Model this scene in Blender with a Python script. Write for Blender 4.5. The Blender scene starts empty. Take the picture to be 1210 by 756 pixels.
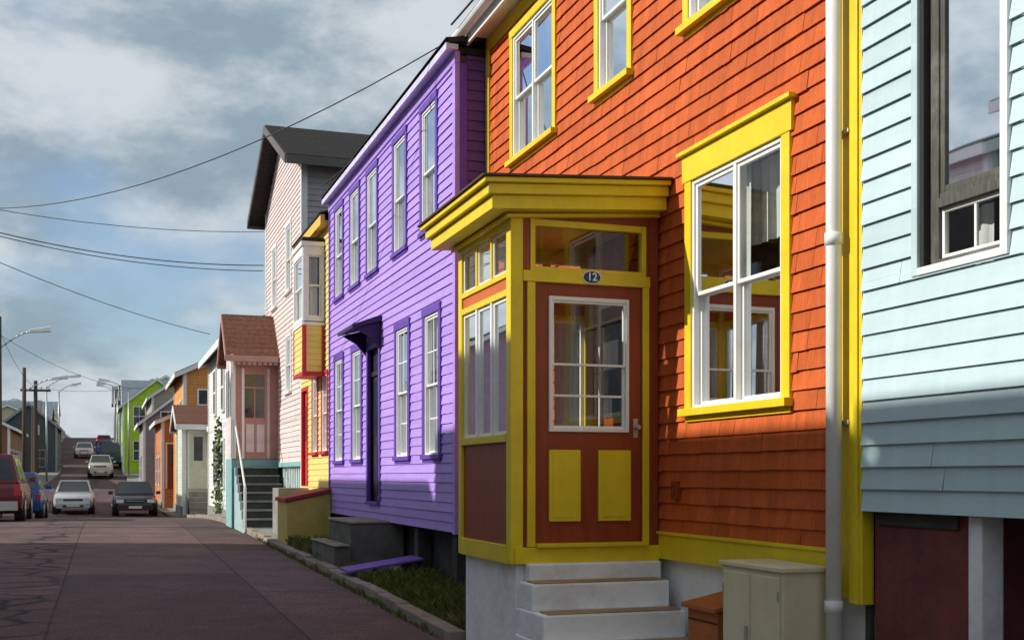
import bpy,bmesh,math,random
from mathutils import Vector,Matrix
random.seed(7)
R=random.random
sc=bpy.context.scene
sc.view_settings.view_transform='Standard'
try: sc.view_settings.look='None'
except: pass
sc.view_settings.exposure=0

# ---------------- materials ----------------
MC={}
def M(name,col,rough=.6,var=.12,scale=5,bump=.15,stretch=(1,1,1),bscale=60,lines=None,course=None,tone=0,stain=0,stainc=(.1,.08,.06),metal=0,spec=.4,z0=0,streak=0):
    if name in MC: return MC[name]
    m=bpy.data.materials.new(name); m.use_nodes=True
    nt=m.node_tree; N=nt.nodes; L=nt.links
    bs=N['Principled BSDF']; bs.inputs['Roughness'].default_value=rough
    bs.inputs['Metallic'].default_value=metal
    bs.inputs['Specular IOR Level'].default_value=spec
    tc=N.new('ShaderNodeTexCoord'); mp=N.new('ShaderNodeMapping'); mp.inputs['Scale'].default_value=stretch
    L.new(tc.outputs['Object'],mp.inputs['Vector'])
    nz=N.new('ShaderNodeTexNoise'); nz.inputs['Scale'].default_value=scale; nz.inputs['Detail'].default_value=7; nz.inputs['Roughness'].default_value=.62
    L.new(mp.outputs[0],nz.inputs['Vector'])
    mr=N.new('ShaderNodeMapRange'); mr.inputs['From Min'].default_value=.3; mr.inputs['From Max'].default_value=.7
    mr.inputs['To Min'].default_value=1-var; mr.inputs['To Max'].default_value=1+var
    L.new(nz.outputs['Fac'],mr.inputs['Value'])
    val=mr.outputs[0]
    def mul(a,b):
        q=N.new('ShaderNodeMath'); q.operation='MULTIPLY'; L.new(a,q.inputs[0]); L.new(b,q.inputs[1]); return q.outputs[0]
    def mrange(s,a,b,c,d):
        q=N.new('ShaderNodeMapRange'); q.inputs['From Min'].default_value=a; q.inputs['From Max'].default_value=b; q.inputs['To Min'].default_value=c; q.inputs['To Max'].default_value=d; L.new(s,q.inputs['Value']); return q.outputs[0]
    frac=None
    if tone:
        at=N.new('ShaderNodeAttribute'); at.attribute_name='tone'
        val=mul(val,mrange(at.outputs['Fac'],0,1,1-tone,1+tone))
    if streak:
        m2=N.new('ShaderNodeMapping'); m2.inputs['Scale'].default_value=(5,5,.35); L.new(tc.outputs['Object'],m2.inputs['Vector'])
        n3=N.new('ShaderNodeTexNoise'); n3.inputs['Scale'].default_value=1.6; n3.inputs['Detail'].default_value=8; n3.inputs['Roughness'].default_value=.65; L.new(m2.outputs[0],n3.inputs['Vector'])
        val=mul(val,mrange(n3.outputs['Fac'],.35,.65,1-streak,1+streak*.6))
    if lines or course:
        e=lines or course
        sx=N.new('ShaderNodeSeparateXYZ'); L.new(tc.outputs['Object'],sx.inputs[0])
        su=N.new('ShaderNodeMath'); su.operation='SUBTRACT'; L.new(sx.outputs['Z'],su.inputs[0]); su.inputs[1].default_value=z0
        dv=N.new('ShaderNodeMath'); dv.operation='DIVIDE'; L.new(su.outputs[0],dv.inputs[0]); dv.inputs[1].default_value=e
        fl=N.new('ShaderNodeMath'); fl.operation='FLOOR'; L.new(dv.outputs[0],fl.inputs[0])
        wn=N.new('ShaderNodeTexWhiteNoise'); wn.noise_dimensions='1D'; L.new(fl.outputs[0],wn.inputs['W'])
        val=mul(val,mrange(wn.outputs['Value'],0,1,.93,1.05))
        if lines:
            fr=N.new('ShaderNodeMath'); fr.operation='FRACT'; L.new(dv.outputs[0],fr.inputs[0]); frac=fr.outputs[0]
            val=mul(val,mrange(frac,.88,.96,1,.55))
    vs=N.new('ShaderNodeVectorMath'); vs.operation='SCALE'; vs.inputs[0].default_value=col
    L.new(val,vs.inputs['Scale']); colout=vs.outputs[0]
    if stain:
        n2=N.new('ShaderNodeTexNoise'); n2.inputs['Scale'].default_value=2.3; n2.inputs['Detail'].default_value=9; n2.inputs['Roughness'].default_value=.7
        L.new(tc.outputs['Object'],n2.inputs['Vector'])
        f=mrange(n2.outputs['Fac'],.5,.72,0,stain)
        mx=N.new('ShaderNodeMix'); mx.data_type='RGBA'; L.new(f,mx.inputs[0]); L.new(colout,mx.inputs[6]); mx.inputs[7].default_value=(*stainc,1); colout=mx.outputs[2]
    L.new(colout,bs.inputs['Base Color'])
    rr=mrange(nz.outputs['Fac'],.3,.7,max(.02,rough-.08),min(1,rough+.1)); L.new(rr,bs.inputs['Roughness'])
    if bump:
        bn=N.new('ShaderNodeTexNoise'); bn.inputs['Scale'].default_value=bscale; bn.inputs['Detail'].default_value=4
        L.new(mp.outputs[0],bn.inputs['Vector'])
        bp=N.new('ShaderNodeBump'); bp.inputs['Strength'].default_value=bump; bp.inputs['Distance'].default_value=.01
        L.new(bn.outputs['Fac'],bp.inputs['Height']); last=bp
        if frac is not None:
            b2=N.new('ShaderNodeBump'); b2.inputs['Strength'].default_value=.8; b2.inputs['Distance'].default_value=.02; b2.invert=True
            L.new(frac,b2.inputs['Height']); L.new(bp.outputs[0],b2.inputs['Normal']); last=b2
        L.new(last.outputs[0],bs.inputs['Normal'])
    MC[name]=m; return m

def glassmat(name,tint=(.88,.91,.92)):
    m=bpy.data.materials.new(name); m.use_nodes=True; nt=m.node_tree; N=nt.nodes; L=nt.links
    N.remove(N['Principled BSDF']); out=N['Material Output']
    t=N.new('ShaderNodeBsdfTransparent'); t.inputs[0].default_value=(*tint,1)
    g=N.new('ShaderNodeBsdfGlossy'); g.inputs['Roughness'].default_value=.02; g.inputs[0].default_value=(.9,.93,.96,1)
    f=N.new('ShaderNodeFresnel'); f.inputs['IOR'].default_value=1.52
    tc=N.new('ShaderNodeTexCoord'); nz=N.new('ShaderNodeTexNoise'); nz.inputs['Scale'].default_value=1.3; nz.inputs['Detail'].default_value=0; L.new(tc.outputs['Object'],nz.inputs['Vector'])
    bp=N.new('ShaderNodeBump'); bp.inputs['Strength'].default_value=.06; bp.inputs['Distance'].default_value=.03; L.new(nz.outputs['Fac'],bp.inputs['Height'])
    L.new(bp.outputs[0],g.inputs['Normal'])
    mx=N.new('ShaderNodeMixShader'); L.new(f.outputs[0],mx.inputs[0]); L.new(t.outputs[0],mx.inputs[1]); L.new(g.outputs[0],mx.inputs[2]); L.new(mx.outputs[0],out.inputs[0])
    return m
GL=glassmat('window_glass')
CARGL=M('car_glass',(.015,.02,.022),rough=.05,var=.1,bump=0,spec=.8)
FARGL=M('far_glass',(.03,.038,.045),rough=.07,var=.3,bump=0,spec=.9)

ORG=M('orange_shingle',(.63,.130,.030),rough=.66,var=.20,scale=9,stretch=(1,10,.8),bscale=24,bump=.7,tone=.10,course=.125,stain=.35,stainc=(.40,.068,.018),spec=.2,streak=.14)
ORGB=M('orange_back',(.24,.042,.012))
YEL=M('yellow_paint',(.80,.61,.018),rough=.42,var=.07,bump=.15,bscale=30,stain=.22,stainc=(.50,.35,.03),streak=.05)
BRN=M('brick_brown_paint',(.28,.048,.010),rough=.45,var=.16,bump=.18,bscale=30,stretch=(3,3,.6),stain=.25,stainc=(.16,.03,.01),streak=.08)
WHT=M('white_paint',(.84,.84,.82),rough=.4,var=.05,bump=.08,stain=.12,stainc=(.5,.48,.43))
WHF=M('white_foundation',(.86,.865,.87),rough=.85,var=.09,scale=3,bump=.8,bscale=16,stain=.5,stainc=(.42,.42,.41))
PUR=M('purple_clapboard',(.45,.285,.77),rough=.5,var=.07,scale=3,stretch=(1,.4,5),bump=.25,bscale=26,course=.115,z0=.95,stain=.16,stainc=(.30,.18,.56),streak=.05)
PURD=M('deep_purple_paint',(.13,.055,.38),rough=.5,var=.1)
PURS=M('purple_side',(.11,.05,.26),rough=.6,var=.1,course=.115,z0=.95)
BLU=M('pale_blue_siding',(.52,.67,.70),rough=.42,var=.05,scale=2,stretch=(1,.5,3),bump=.12,bscale=14,course=.125,z0=1.4,stain=.2,stainc=(.38,.49,.52),streak=.05)
YSD=M('yellow_clapboard',(.82,.64,.20),rough=.55,var=.08,course=.11,z0=.9)
RED=M('red_paint',(.60,.03,.035),rough=.45)
PNK=M('pale_pink_clapboard',(.72,.60,.575),rough=.6,var=.08,course=.11,z0=1.9,streak=.06)
GRB=M('greige_clapboard',(.44,.40,.40),rough=.65,var=.1,course=.12,streak=.08)
TEAL=M('teal_paint',(.24,.46,.46),rough=.5)
PKD=M('salmon_paint',(.52,.24,.19),rough=.5)
ROOF=M('asphalt_shingle_roof',(.04,.036,.034),rough=1,var=.35,scale=12,bump=.6,bscale=40,spec=.08)
ROOFB=M('brown_shingle_roof',(.17,.08,.055),rough=1,var=.35,scale=14,bump=.7,bscale=30,lines=.12,spec=.1)
ROOFG=M('slate_roof',(.17,.21,.24),rough=.9,var=.2,scale=4,bump=.4,spec=.15)
DARK=M('dark_interior',(.03,.028,.026),rough=.9,var=.3)
INT=M('room_wall',(.07,.066,.06),rough=.9,var=.2,scale=1.5)
CUR=M('curtain_cloth',(.66,.66,.63),rough=.95,var=.1,scale=3,stretch=(1,6,.3),bump=.2)
CON=M('concrete',(.25,.24,.225),rough=.9,var=.22,scale=3,bump=.6,bscale=40,stain=.5,stainc=(.10,.10,.08))
KRB=M('kerb_stone',(.27,.225,.18),rough=.9,var=.28,scale=4,bump=.7,bscale=30,stain=.5,stainc=(.10,.085,.06))
FDN=M('dark_foundation',(.06,.058,.055),rough=.95,var=.35,scale=3,bump=.8,bscale=14)
STN=M('doorstep_stone',(.13,.125,.11),rough=.95,var=.3,scale=3,bump=.8,bscale=14,stain=.5,stainc=(.05,.05,.04))
MAR=M('maroon_foundation',(.20,.048,.045),rough=.75,var=.32,scale=2.5,bump=.8,bscale=16,stain=.6,stainc=(.07,.025,.025),streak=.15)
WOOD=M('worn_wood',(.38,.25,.13),rough=.85,var=.3,scale=6,stretch=(.5,5,5),bump=.6,bscale=30)
CREO=M('pole_wood',(.09,.065,.045),rough=.9,var=.3,scale=6,stretch=(4,4,.4),bump=.7)
GALV=M('galvanised',(.45,.46,.47),rough=.4,var=.1,metal=.6)
CAB=M('cabinet_beige',(.74,.67,.44),rough=.5,var=.07,bump=.1,stain=.3,stainc=(.42,.36,.22),streak=.05)
BOXO=M('box_orange_brown',(.45,.13,.03),rough=.7,var=.2,stretch=(1,1,5))
SLT=M('slate_clapboard',(.07,.085,.10),rough=.6,lines=.15)
WGRN=M('weathered_frame',(.085,.086,.074),rough=.85,var=.4,scale=14,stretch=(4,4,.6),stain=.6,stainc=(.30,.29,.26))
GRASSD=M('earth',(.055,.05,.03),rough=1,var=.35,scale=6,bump=.8)

# ---------------- builders ----------------
def empty(name,loc=(0,0,0)):
    e=bpy.data.objects.new(name,None); e.location=loc; e.empty_display_size=.3
    sc.collection.objects.link(e); return e
class Fr:
    def __init__(s,o,u,n): s.o=o;s.u=u;s.n=n
    def p(s,u,d,z): return (s.o[0]+s.u[0]*u+s.n[0]*d, s.o[1]+s.u[1]*u+s.n[1]*d, z)
def FX(x): return Fr((x,0),(0,1),(-1,0))
def FXp(x): return Fr((x,0),(0,1),(1,0))
def FY(y): return Fr((0,y),(1,0),(0,-1))
W=Fr((0,0),(1,0),(0,1))
BF=[(0,1,2,3),(7,6,5,4),(0,4,5,1),(1,5,6,2),(2,6,7,3),(3,7,4,0)]
class B:
    def __init__(s,name,parent=None,bevel=0,smooth=False,recalc=True):
        s.name=name;s.par=parent;s.bev=bevel;s.v=[];s.f=[];s.m=[];s.mi=[];s.t=[];s.sm=smooth;s.rc=recalc
    def add(s,pts,faces,mat,tone=.5):
        o=len(s.v); s.v+= [tuple(p) for p in pts]
        if mat not in s.m: s.m.append(mat)
        k=s.m.index(mat)
        for f in faces: s.f.append(tuple(i+o for i in f)); s.mi.append(k); s.t.append(tone)
    def quad(s,pts,mat,tone=.5): s.add(pts,[tuple(range(len(pts)))],mat,tone)
    def hexa(s,p8,mat): s.add(p8,BF,mat)
    def fb(s,fr,u0,u1,d0,d1,z0,z1,mat):
        s.hexa([fr.p(u0,d0,z0),fr.p(u1,d0,z0),fr.p(u1,d1,z0),fr.p(u0,d1,z0),fr.p(u0,d0,z1),fr.p(u1,d0,z1),fr.p(u1,d1,z1),fr.p(u0,d1,z1)],mat)
    def box(s,x0,x1,y0,y1,z0,z1,mat): s.fb(W,x0,x1,y0,y1,z0,z1,mat)
    def cyl(s,p0,p1,r0,r1,mat,n=12,cap=True):
        p0=Vector(p0);p1=Vector(p1);d=(p1-p0).normalized()
        a=d.orthogonal().normalized(); b=d.cross(a)
        pts=[]
        for p,r in((p0,r0),(p1,r1)):
            for i in range(n):
                t=2*math.pi*i/n; pts.append(p+a*math.cos(t)*r+b*math.sin(t)*r)
        fs=[(i,(i+1)%n,n+(i+1)%n,n+i) for i in range(n)]
        if cap: fs+=[tuple(range(n))[::-1],tuple(range(n,2*n))]
        s.add(pts,fs,mat)
    def done(s):
        me=bpy.data.meshes.new(s.name); me.from_pydata(s.v,[],s.f)
        for m in s.m: me.materials.append(m)
        me.polygons.foreach_set('material_index',s.mi)
        at=me.attributes.new('tone','FLOAT','FACE'); at.data.foreach_set('value',s.t)
        if s.rc:
            bm=bmesh.new(); bm.from_mesh(me); bmesh.ops.recalc_face_normals(bm,faces=bm.faces); bm.to_mesh(me); bm.free()
        if s.sm: me.polygons.foreach_set('use_smooth',[True]*len(me.polygons))
        me.update()
        ob=bpy.data.objects.new(s.name,me); sc.collection.objects.link(ob)
        if s.bev:
            md=ob.modifiers.new('bev','BEVEL'); md.width=s.bev; md.segments=2; md.limit_method='ANGLE'
        if s.par is not None:
            ob.parent=s.par; ob.matrix_parent_inverse=Matrix.Translation(-s.par.location)
        return ob

def spans(u0,u1,z,holes):
    iv=[(u0,u1)]
    for h in holes:
        if h[2]<z<h[3]:
            nv=[]
            for a,b in iv:
                if h[1]<=a or h[0]>=b: nv.append((a,b)); continue
                if h[0]>a: nv.append((a,h[0]))
                if h[1]<b: nv.append((h[1],b))
            iv=nv
    return iv
def siding(b,fr,u0,u1,z0,z1,e,holes,mat,th=.016):
    z=z0
    while z<z1-1e-4:
        zb=min(z+e,z1)
        cuts=sorted({z,zb}|{h[k] for h in holes for k in(2,3) if z<h[k]<zb})
        # boards of random length butt-jointed
        js=[u0]; u=u0+R()*3
        while u<u1-.3: 
            if u>u0+.3: js.append(u)
            u+=2.4+R()*2.0
        js.append(u1)
        for ja,jb in zip(js,js[1:]):
            wob=(R()-.5)*.004; g0=.0012 if ja>u0 else 0
            D=lambda q:.004+th*(1-(q-z)/e)
            for a,c in zip(cuts,cuts[1:]):
                for s0,s1 in spans(ja+g0,jb,(a+c)/2,holes):
                    b.quad([fr.p(s0,D(a)+wob,a),fr.p(s1,D(a)+wob,a),fr.p(s1,D(c),c),fr.p(s0,D(c),c)],mat)
            for s0,s1 in spans(ja,jb,z+.001,holes):
                b.quad([fr.p(s0,D(z)+wob,z),fr.p(s1,D(z)+wob,z),fr.p(s1,.0,z+.004),fr.p(s0,.0,z+.004)],mat)
        z=zb
def shingles(b,fr,u0,u1,z0,z1,e,holes,mat,back):
    z=z0
    ho=holes
    cuts=sorted({z0,z1}|{h[k] for h in ho for k in(2,3) if z0<h[k]<z1})
    for a,c in zip(cuts,cuts[1:]):
        for s0,s1 in spans(u0,u1,(a+c)/2,ho):
            b.quad([fr.p(s0,0,a),fr.p(s1,0,a),fr.p(s1,0,c),fr.p(s0,0,c)],back)
    while z<z1-1e-4:
        zb=min(z+e,z1); u=u0-R()*.1
        sag=(R()-.5)*.004
        while u<u1:
            w=.09+R()*.20; ua=max(u,u0)+.0007; ub=min(u+w,u1)-.0007; u+=w
            if ub-ua<.01: continue
            dz=(R()-.5)*.004+sag; dd=R()*.0026; tl=(R()-.5)*.0022; tn=R()
            if R()<.06: dd+=.003; dz-=.005
            D=lambda q:.003+dd+.018*(1-(q-z)/e)
            cz=sorted({z,zb}|{h[k] for h in ho for k in(2,3) if z<h[k]<zb})
            for k,(a,c) in enumerate(zip(cz,cz[1:])):
                for s0,s1 in spans(ua,ub,(a+c)/2,ho):
                    lo=(a+dz) if k==0 and z>z0 else a
                    b.quad([fr.p(s0,D(a)+tl,lo),fr.p(s1,D(a)-tl,lo),fr.p(s1,D(c),c),fr.p(s0,D(c),c)],mat,tn)
                    if k==0: b.quad([fr.p(s0,D(a)+tl,lo),fr.p(s1,D(a)-tl,lo),fr.p(s1,0,lo+.002),fr.p(s0,0,lo+.002)],mat,tn)
        z=zb
def curtain(b,fr,u0,u1,z0,z1,d=-.15,mat=None,amp=.018,fl=.11):
    n=max(6,int((u1-u0)/.018)); pts=[];fs=[]
    ph=R()*6
    for i in range(n+1):
        u=u0+(u1-u0)*i/n; w=math.sin(u/fl*6.28+ph)*amp+math.sin(u/fl*2.9+ph*2)*amp*.6
        pts.append(fr.p(u,d+w*.6,z1)); pts.append(fr.p(u,d+w,z0))
    for i in range(n): fs.append((2*i,2*i+1,2*i+3,2*i+2))
    b.add(pts,fs,mat or CUR)
def sash(b,fr,u0,u1,z0,z1,d,mat,w=.028,t=.03,mu=0,mh=0):
    b.fb(fr,u0,u0+w,d-t,d,z0,z1,mat); b.fb(fr,u1-w,u1,d-t,d,z0,z1,mat)
    b.fb(fr,u0+w,u1-w,d-t,d-.002,z0,z0+w,mat); b.fb(fr,u0+w,u1-w,d-t,d-.002,z1-w,z1,mat)
    for i in range(mu):
        c=u0+(u1-u0)*(i+1)/(mu+1); b.fb(fr,c-.009,c+.009,d-t+.006,d-.006,z0+w,z1-w,mat)
    for i in range(mh):
        c=z0+(z1-z0)*(i+1)/(mh+1); b.fb(fr,u0+w,u1-w,d-t+.007,d-.007,c-.009,c+.009,mat)
    b.quad([fr.p(u0+w*.5,d-t*.5,z0+w*.5),fr.p(u1-w*.5,d-t*.5,z0+w*.5),fr.p(u1-w*.5,d-t*.5,z1-w*.5),fr.p(u0+w*.5,d-t*.5,z1-w*.5)],GL)
def window(b,fr,u0,u1,z0,z1,trim,frame,tw=.10,head=.0,cols=1,cur='full',mu=0,mh=0,sill=.05,split=.5):
    b.fb(fr,u0-tw,u0,-.01,.034,z0,z1,trim); b.fb(fr,u1,u1+tw,-.01,.034,z0,z1,trim)
    hh=tw+head
    b.fb(fr,u0-tw-(.03 if head else 0),u1+tw+(.03 if head else 0),-.01,.040,z1,z1+hh,trim)
    if head: b.fb(fr,u0-tw-.06,u1+tw+.06,-.01,.075,z1+hh,z1+hh+.03,trim)
    b.fb(fr,u0-tw-.02,u1+tw+.02,-.01,.034+sill,z0-.055,z0,trim)
    b.fb(fr,u0-tw,u1+tw,-.01,.028,z0-.055-tw*.4,z0-.055,trim)
    f=.03
    b.fb(fr,u0,u0+f,-.07,.020,z0,z1,frame); b.fb(fr,u1-f,u1,-.07,.020,z0,z1,frame)
    b.fb(fr,u0+f,u1-f,-.07,.018,z1-f,z1,frame); b.fb(fr,u0+f,u1-f,-.07,.024,z0,z0+f*.8,frame)
    cw=(u1-u0-2*f)/cols
    for c in range(cols):
        a=u0+f+c*cw; q=a+cw
        if c: b.fb(fr,a-.018,a+.018,-.07,.016,z0+f*.8,z1-f,frame)
        a+=.018 if c else 0; q-=.018 if c<cols-1 else 0
        zm=z0+(z1-z0)*split
        sash(b,fr,a,q,zm-.015,z1-f,.004,frame,mu=mu,mh=mh)
        sash(b,fr,a,q,z0+f*.8,zm+.015,-.030,frame,mu=mu,mh=mh)
    if cur=='full':
        curtain(b,fr,u0+.01,u0+(u1-u0)*(.42+R()*.08),z0-.05,z1+.02); curtain(b,fr,u0+(u1-u0)*(.52+R()*.1),u1-.01,z0-.05,z1+.02)
    elif cur=='sides':
        curtain(b,fr,u0+.01,u0+(u1-u0)*.28,z0-.05,z1+.02); curtain(b,fr,u1-(u1-u0)*.25,u1-.01,z0-.05,z1+.02)
    elif cur=='top':
        curtain(b,fr,u0,u1,z0+(z1-z0)*.48,z1+.02,d=-.11,amp=.008)
    elif cur=='sheer':
        curtain(b,fr,u0+.01,u1-.01,z0-.05,z1+.02,fl=.09,d=-.12)
def simple_window(b,fr,u0,u1,z0,z1,trim=None):
    trim=trim or WHT
    w=.07
    b.fb(fr,u0,u1,-.02,.02,z0,z1,FARGL)
    b.fb(fr,u0-w,u0,-.02,.05,z0-w,z1+w,trim); b.fb(fr,u1,u1+w,-.02,.05,z0-w,z1+w,trim)
    b.fb(fr,u0,u1,-.02,.048,z1,z1+w,trim); b.fb(fr,u0,u1,-.02,.07,z0-w,z0,trim)
    b.fb(fr,u0,u1,-.02,.04,(z0+z1)/2-.03,(z0+z1)/2+.03,trim)
    b.fb(fr,(u0+u1)/2-.015,(u0+u1)/2+.015,-.02,.035,z0,z1,trim)
def roof_y(b,x0,x1,y0,y1,ze,zr,ov,mat,fas,t=.16,xr=None):
    xm=(x0+x1)/2 if xr is None else xr
    sl=(zr-ze)/(xm-x0)
    a=(x0-ov,ze-sl*ov); sr=(zr-ze)/(x1-xm); c=(x1+ov,ze-sr*ov)
    Y0=y0-ov*.6;Y1=y1+ov*.6
    for (p,q) in((a,(xm,zr)),((xm,zr),c)):
        b.hexa([(p[0],Y0,p[1]),(q[0],Y0,q[1]),(q[0],Y1,q[1]),(p[0],Y1,p[1]),(p[0],Y0,p[1]+t),(q[0],Y0,q[1]+t),(q[0],Y1,q[1]+t),(p[0],Y1,p[1]+t)],mat)
        if fas:
            for yy in(Y0-.03,Y1):
                b.hexa([(p[0],yy,p[1]-.06),(q[0],yy,q[1]-.06),(q[0],yy+.03,q[1]-.06),(p[0],yy+.03,p[1]-.06),(p[0],yy,p[1]+t*.8),(q[0],yy,q[1]+t*.8),(q[0],yy+.03,q[1]+t*.8),(p[0],yy+.03,p[1]+t*.8)],fas)
    if fas:
        b.box(a[0]-.03,a[0],Y0,Y1,a[1]-.06,a[1]+t*.8,fas); b.box(c[0],c[0]+.03,Y0,Y1,c[1]-.06,c[1]+t*.8,fas)
def roof_x(b,x0,x1,y0,y1,ze,zr,ov,mat,fas,t=.16,ovx=None):
    ovx=ov if ovx is None else ovx
    ym=(y0+y1)/2; sl=(zr-ze)/(ym-y0); X0=x0-ovx;X1=x1+ovx
    for (p,q) in(((y0-ov,ze-sl*ov),(ym,zr)),((ym,zr),(y1+ov,ze-sl*ov))):
        b.hexa([(X0,p[0],p[1]),(X1,p[0],p[1]),(X1,q[0],q[1]),(X0,q[0],q[1]),(X0,p[0],p[1]+t),(X1,p[0],p[1]+t),(X1,q[0],q[1]+t),(X0,q[0],q[1]+t)],mat)
        if fas:
            for xx in(X0-.03,X1):
                b.hexa([(xx,p[0],p[1]-.08),(xx+.03,p[0],p[1]-.08),(xx+.03,q[0],q[1]-.08),(xx,q[0],q[1]-.08),(xx,p[0],p[1]+t*.8),(xx+.03,p[0],p[1]+t*.8),(xx+.03,q[0],q[1]+t*.8),(xx,q[0],q[1]+t*.8)],fas)
    if fas:
        z=ze-sl*ov
        b.box(X0,X1,y0-ov-.03,y0-ov,z-.08,z+t*.8,fas); b.box(X0,X1,y1+ov,y1+ov+.03,z-.08,z+t*.8,fas)

def interp(T,y):
    if y<=T[0][0]: return T[0][1]
    for a,b in zip(T,T[1:]):
        if y<=b[0]: return a[1]+(b[1]-a[1])*(y-a[0])/(b[0]-a[0])
    return T[-1][1]
ZT=[(-40,-.4),(0,0),(10,.14),(20,.30),(30,.42),(36,.36),(50,-.1),(56,-.1),(64,.2),(85,1.15),(120,3.4),(150,5.4),(175,6.9),(200,7.3),(300,3),(2500,-30)]
def zr(y):
    w=2.5; return sum(interp(ZT,y+k*w/2) for k in(-2,-1,0,1,2))/5
XR=[(-40,2.85),(32,2.85),(45,2.7),(60,2.2),(80,1.5),(120,1.0),(150,.8),(200,.5),(400,-3)]
XL=[(-40,-5),(55,-5),(78,-3.8),(95,-3.2),(120,-4.0),(150,-5.0),(200,-5.6),(400,-9)]

# ---------------- ground ----------------
ys=[-40+2*i for i in range(40)]+[40+2.5*i for i in range(70)]+[220,240,270,300,350,450,600,900,1400,2500]
xs=[-900,-300,-100,-40,-20,-8,0,8,20,40,100,300,900]
g=B('ground'); pts=[(x,y,zr(y)-.05) for y in ys for x in xs]; n=len(xs)
g.add(pts,[(j*n+i,j*n+i+1,(j+1)*n+i+1,(j+1)*n+i) for j in range(len(ys)-1) for i in range(n-1)],M('ground_grass',(.07,.085,.03),rough=1,var=.4,scale=1.5,bump=.8,bscale=8))
g.done()
def roadmat():
    m=M('asphalt',(.125,.082,.080),rough=.9,var=.34,scale=.9,bump=.6,bscale=90,stain=.55,stainc=(.058,.044,.046),spec=.2)
    nt=m.node_tree;N=nt.nodes;L=nt.links; bs=N['Principled BSDF']
    src=bs.inputs['Base Color'].links[0].from_socket
    tc=N.new('ShaderNodeTexCoord')
    ns=N.new('ShaderNodeTexNoise'); ns.inputs['Scale'].default_value=1.1; ns.inputs['Detail'].default_value=5; L.new(tc.outputs['Object'],ns.inputs['Vector'])
    ad=N.new('ShaderNodeMix'); ad.data_type='VECTOR'; ad.inputs[0].default_value=.35; L.new(tc.outputs['Object'],ad.inputs[4]); L.new(ns.outputs['Color'],ad.inputs[5])
    vo=N.new('ShaderNodeTexVoronoi'); vo.feature='DISTANCE_TO_EDGE'; vo.inputs['Scale'].default_value=2.1; L.new(ad.outputs[1],vo.inputs['Vector'])
    mr=N.new('ShaderNodeMapRange'); mr.inputs['From Min'].default_value=.02; mr.inputs['From Max'].default_value=.09; mr.inputs['To Min'].default_value=.9; mr.inputs['To Max'].default_value=0; L.new(vo.outputs['Distance'],mr.inputs['Value'])
    sx=N.new('ShaderNodeSeparateXYZ'); L.new(tc.outputs['Object'],sx.inputs[0])
    a=N.new('ShaderNodeMath'); a.operation='ADD'; a.inputs[1].default_value=1.0; L.new(sx.outputs['X'],a.inputs[0])
    ab=N.new('ShaderNodeMath'); ab.operation='ABSOLUTE'; L.new(a.outputs[0],ab.inputs[0])
    bm=N.new('ShaderNodeMapRange'); bm.inputs['From Min'].default_value=.3; bm.inputs['From Max'].default_value=.6; bm.inputs['To Min'].default_value=1; bm.inputs['To Max'].default_value=.06; L.new(ab.outputs[0],bm.inputs['Value'])
    mu=N.new('ShaderNodeMath'); mu.operation='MULTIPLY'; L.new(mr.outputs[0],mu.inputs[0]); L.new(bm.outputs[0],mu.inputs[1])
    mx=N.new('ShaderNodeMix'); mx.data_type='RGBA'; L.new(mu.outputs[0],mx.inputs[0]); L.new(src,mx.inputs[6]); mx.inputs[7].default_value=(.022,.020,.020,1)
    vg=N.new('ShaderNodeTexNoise'); vg.inputs['Scale'].default_value=45; vg.inputs['Detail'].default_value=3; L.new(tc.outputs['Object'],vg.inputs['Vector'])
    m2=N.new('ShaderNodeMapRange'); m2.inputs['From Min'].default_value=.3; m2.inputs['From Max'].default_value=.7; m2.inputs['To Min'].default_value=.5; m2.inputs['To Max'].default_value=1.5; L.new(vg.outputs['Fac'],m2.inputs['Value'])
    # rectangular repair patches
    mpb=N.new('ShaderNodeMapping'); mpb.inputs['Rotation'].default_value=(0,0,math.radians(90)); mpb.inputs['Location'].default_value=(1.3,.5,0); L.new(tc.outputs['Object'],mpb.inputs['Vector'])
    bt=N.new('ShaderNodeTexBrick'); bt.inputs['Scale'].default_value=1; bt.inputs['Brick Width'].default_value=6.5; bt.inputs['Row Height'].default_value=2.2; bt.inputs['Mortar Size'].default_value=.018; bt.inputs['Mortar Smooth'].default_value=.6; bt.offset=.37
    bt.inputs['Color1'].default_value=(.80,.80,.80,1); bt.inputs['Color2'].default_value=(1.16,1.12,1.12,1); bt.inputs['Mortar'].default_value=(.5,.5,.5,1); L.new(mpb.outputs[0],bt.inputs['Vector'])
    vs=N.new('ShaderNodeVectorMath'); vs.operation='SCALE'; L.new(mx.outputs[2],vs.inputs[0]); L.new(m2.outputs[0],vs.inputs['Scale'])
    v2=N.new('ShaderNodeVectorMath'); v2.operation='MULTIPLY'; L.new(vs.outputs[0],v2.inputs[0]); L.new(bt.outputs['Color'],v2.inputs[1])
    L.new(v2.outputs[0],bs.inputs['Base Color']); return m
ROAD=roadmat()
yr=[y for y in ys if y<=300]
rd=B('road'); pts=[];K=9
for y in yr:
    a,b_=interp(XL,y),interp(XR,y)
    for i in range(K):
        t=i/(K-1); pts.append((a+(b_-a)*t,y,zr(y)+.045*(1-(2*t-1)**2)*.8))
rd.add(pts,[(j*K+i,j*K+i+1,(j+1)*K+i+1,(j+1)*K+i) for j in range(len(yr)-1) for i in range(K-1)],ROAD); rd.done()
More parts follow.
